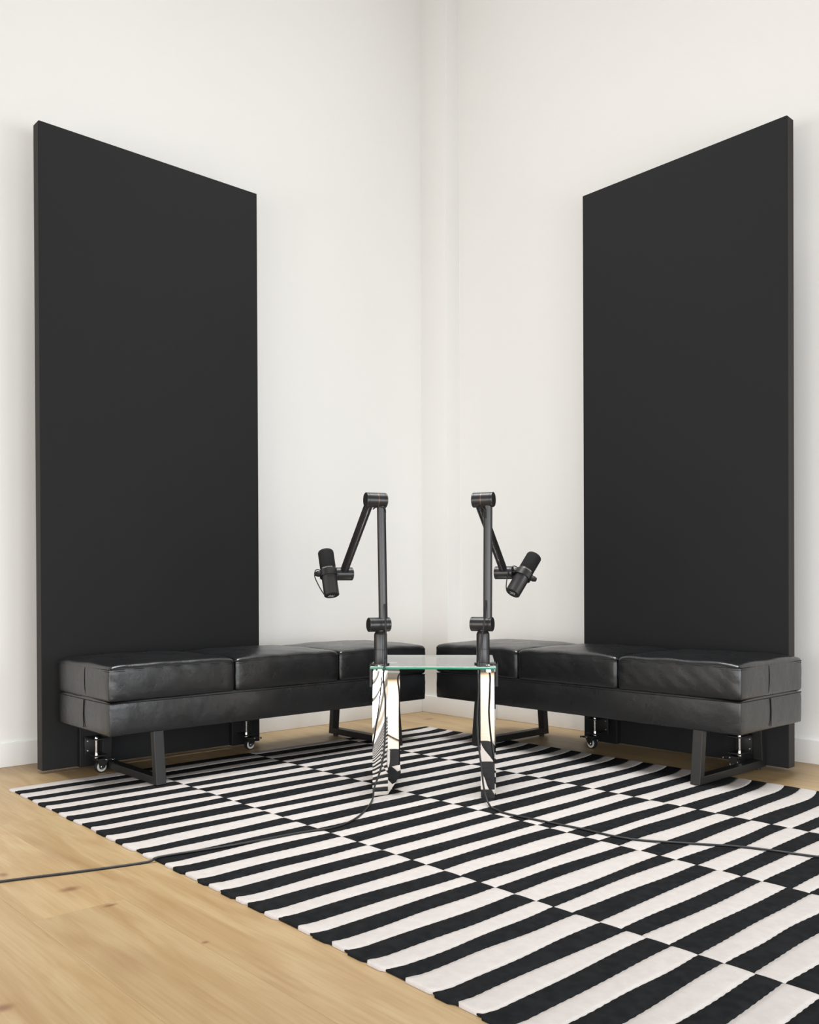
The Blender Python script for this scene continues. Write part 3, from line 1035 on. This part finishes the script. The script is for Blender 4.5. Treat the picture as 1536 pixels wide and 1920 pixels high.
def arm_pt(a_, v):
    return Vector(a_.location) + Matrix.Rotation(a_.rotation_euler.z, 3, 'Z') @ Vector(v)


def camdir(rt, up, f_):
    return RT * rt + Vector((0, 0, 1)) * up + Vector((-math.sin(YAW), math.cos(YAW), 0)) * f_


eL = arm_pt(armL, endL)
eR = arm_pt(armR, endR)
dL = (eL - CAM).dot(fw)
dR = (eR - CAM).dot(fw)
mL = px(616.5, 1076, dL - 0.022)
mR = px(981.5, 1078, dR - 0.022)
microphone(mL, camdir(-0.155, 0.90, 0.36), eL, 'black broadcast microphone tilted slightly left, on the left boom arm', (-1.05, -0.25))
microphone(mR, camdir(0.52, 0.80, 0.36), eR, 'black broadcast microphone leaning right, on the right boom arm', (0.85, 0.45))

# long cables
def cable(name, pts, label):
    o = MB().tube(smooth_path(pts, 7), 0.0031, 8).build(name, M['cable'], smooth=60)
    tag(o, label, 'cable', 'microphone cables')


def g(x, y_, z=0.0118):
    return (x, y_, z)


cable('microphone_cable', [px(722.5, 1133, DEP - .022), px(723, 1165, DEP - .040), px(723.5, 1200, DEP - .036), px(722.5, 1238, DEP - .040), px(720, 1256, DEP - .115), px(719, 1275, 2.955), px(722.5, 1310, 2.955), px(722.5, 1360, 2.955), px(720, 1410, 2.95), px(713, 1445, 2.94), px(702, 1477, 2.93),
       g(1.462, -1.690, .016), g(1.540, -1.784), g(1.605, -1.885), g(1.631, -1.978), g(1.608, -2.083), g(1.584, -2.292), g(1.548, -2.470), g(1.540, -2.510, .0036), g(1.498, -2.664, .0036), g(1.442, -2.836, .0036), g(1.38, -3.10, .0036), g(1.30, -3.6, .0036)],
      'black cable hanging from the left boom arm and running left over the wood floor')
cable('microphone_cable', [px(911, 1126, DEP - .022), px(909, 1160, DEP - .046), px(903, 1200, DEP - .044), px(898, 1242, DEP - .052), px(897, 1262, DEP - .125), px(897.5, 1300, 2.905), px(895, 1345, 2.905), px(897, 1390, 2.90), px(903, 1440, 2.895), px(908, 1480, 2.885),
       g(1.766, -1.462, .014), g(1.820, -1.484), g(1.888, -1.494), g(2.108, -1.469), g(2.278, -1.454), g(2.421, -1.368), g(2.535, -1.296), g(2.702, -1.241), g(2.95, -1.15), g(3.2, -0.95)],
      'black cable hanging from the right boom arm and running right across the striped rug')
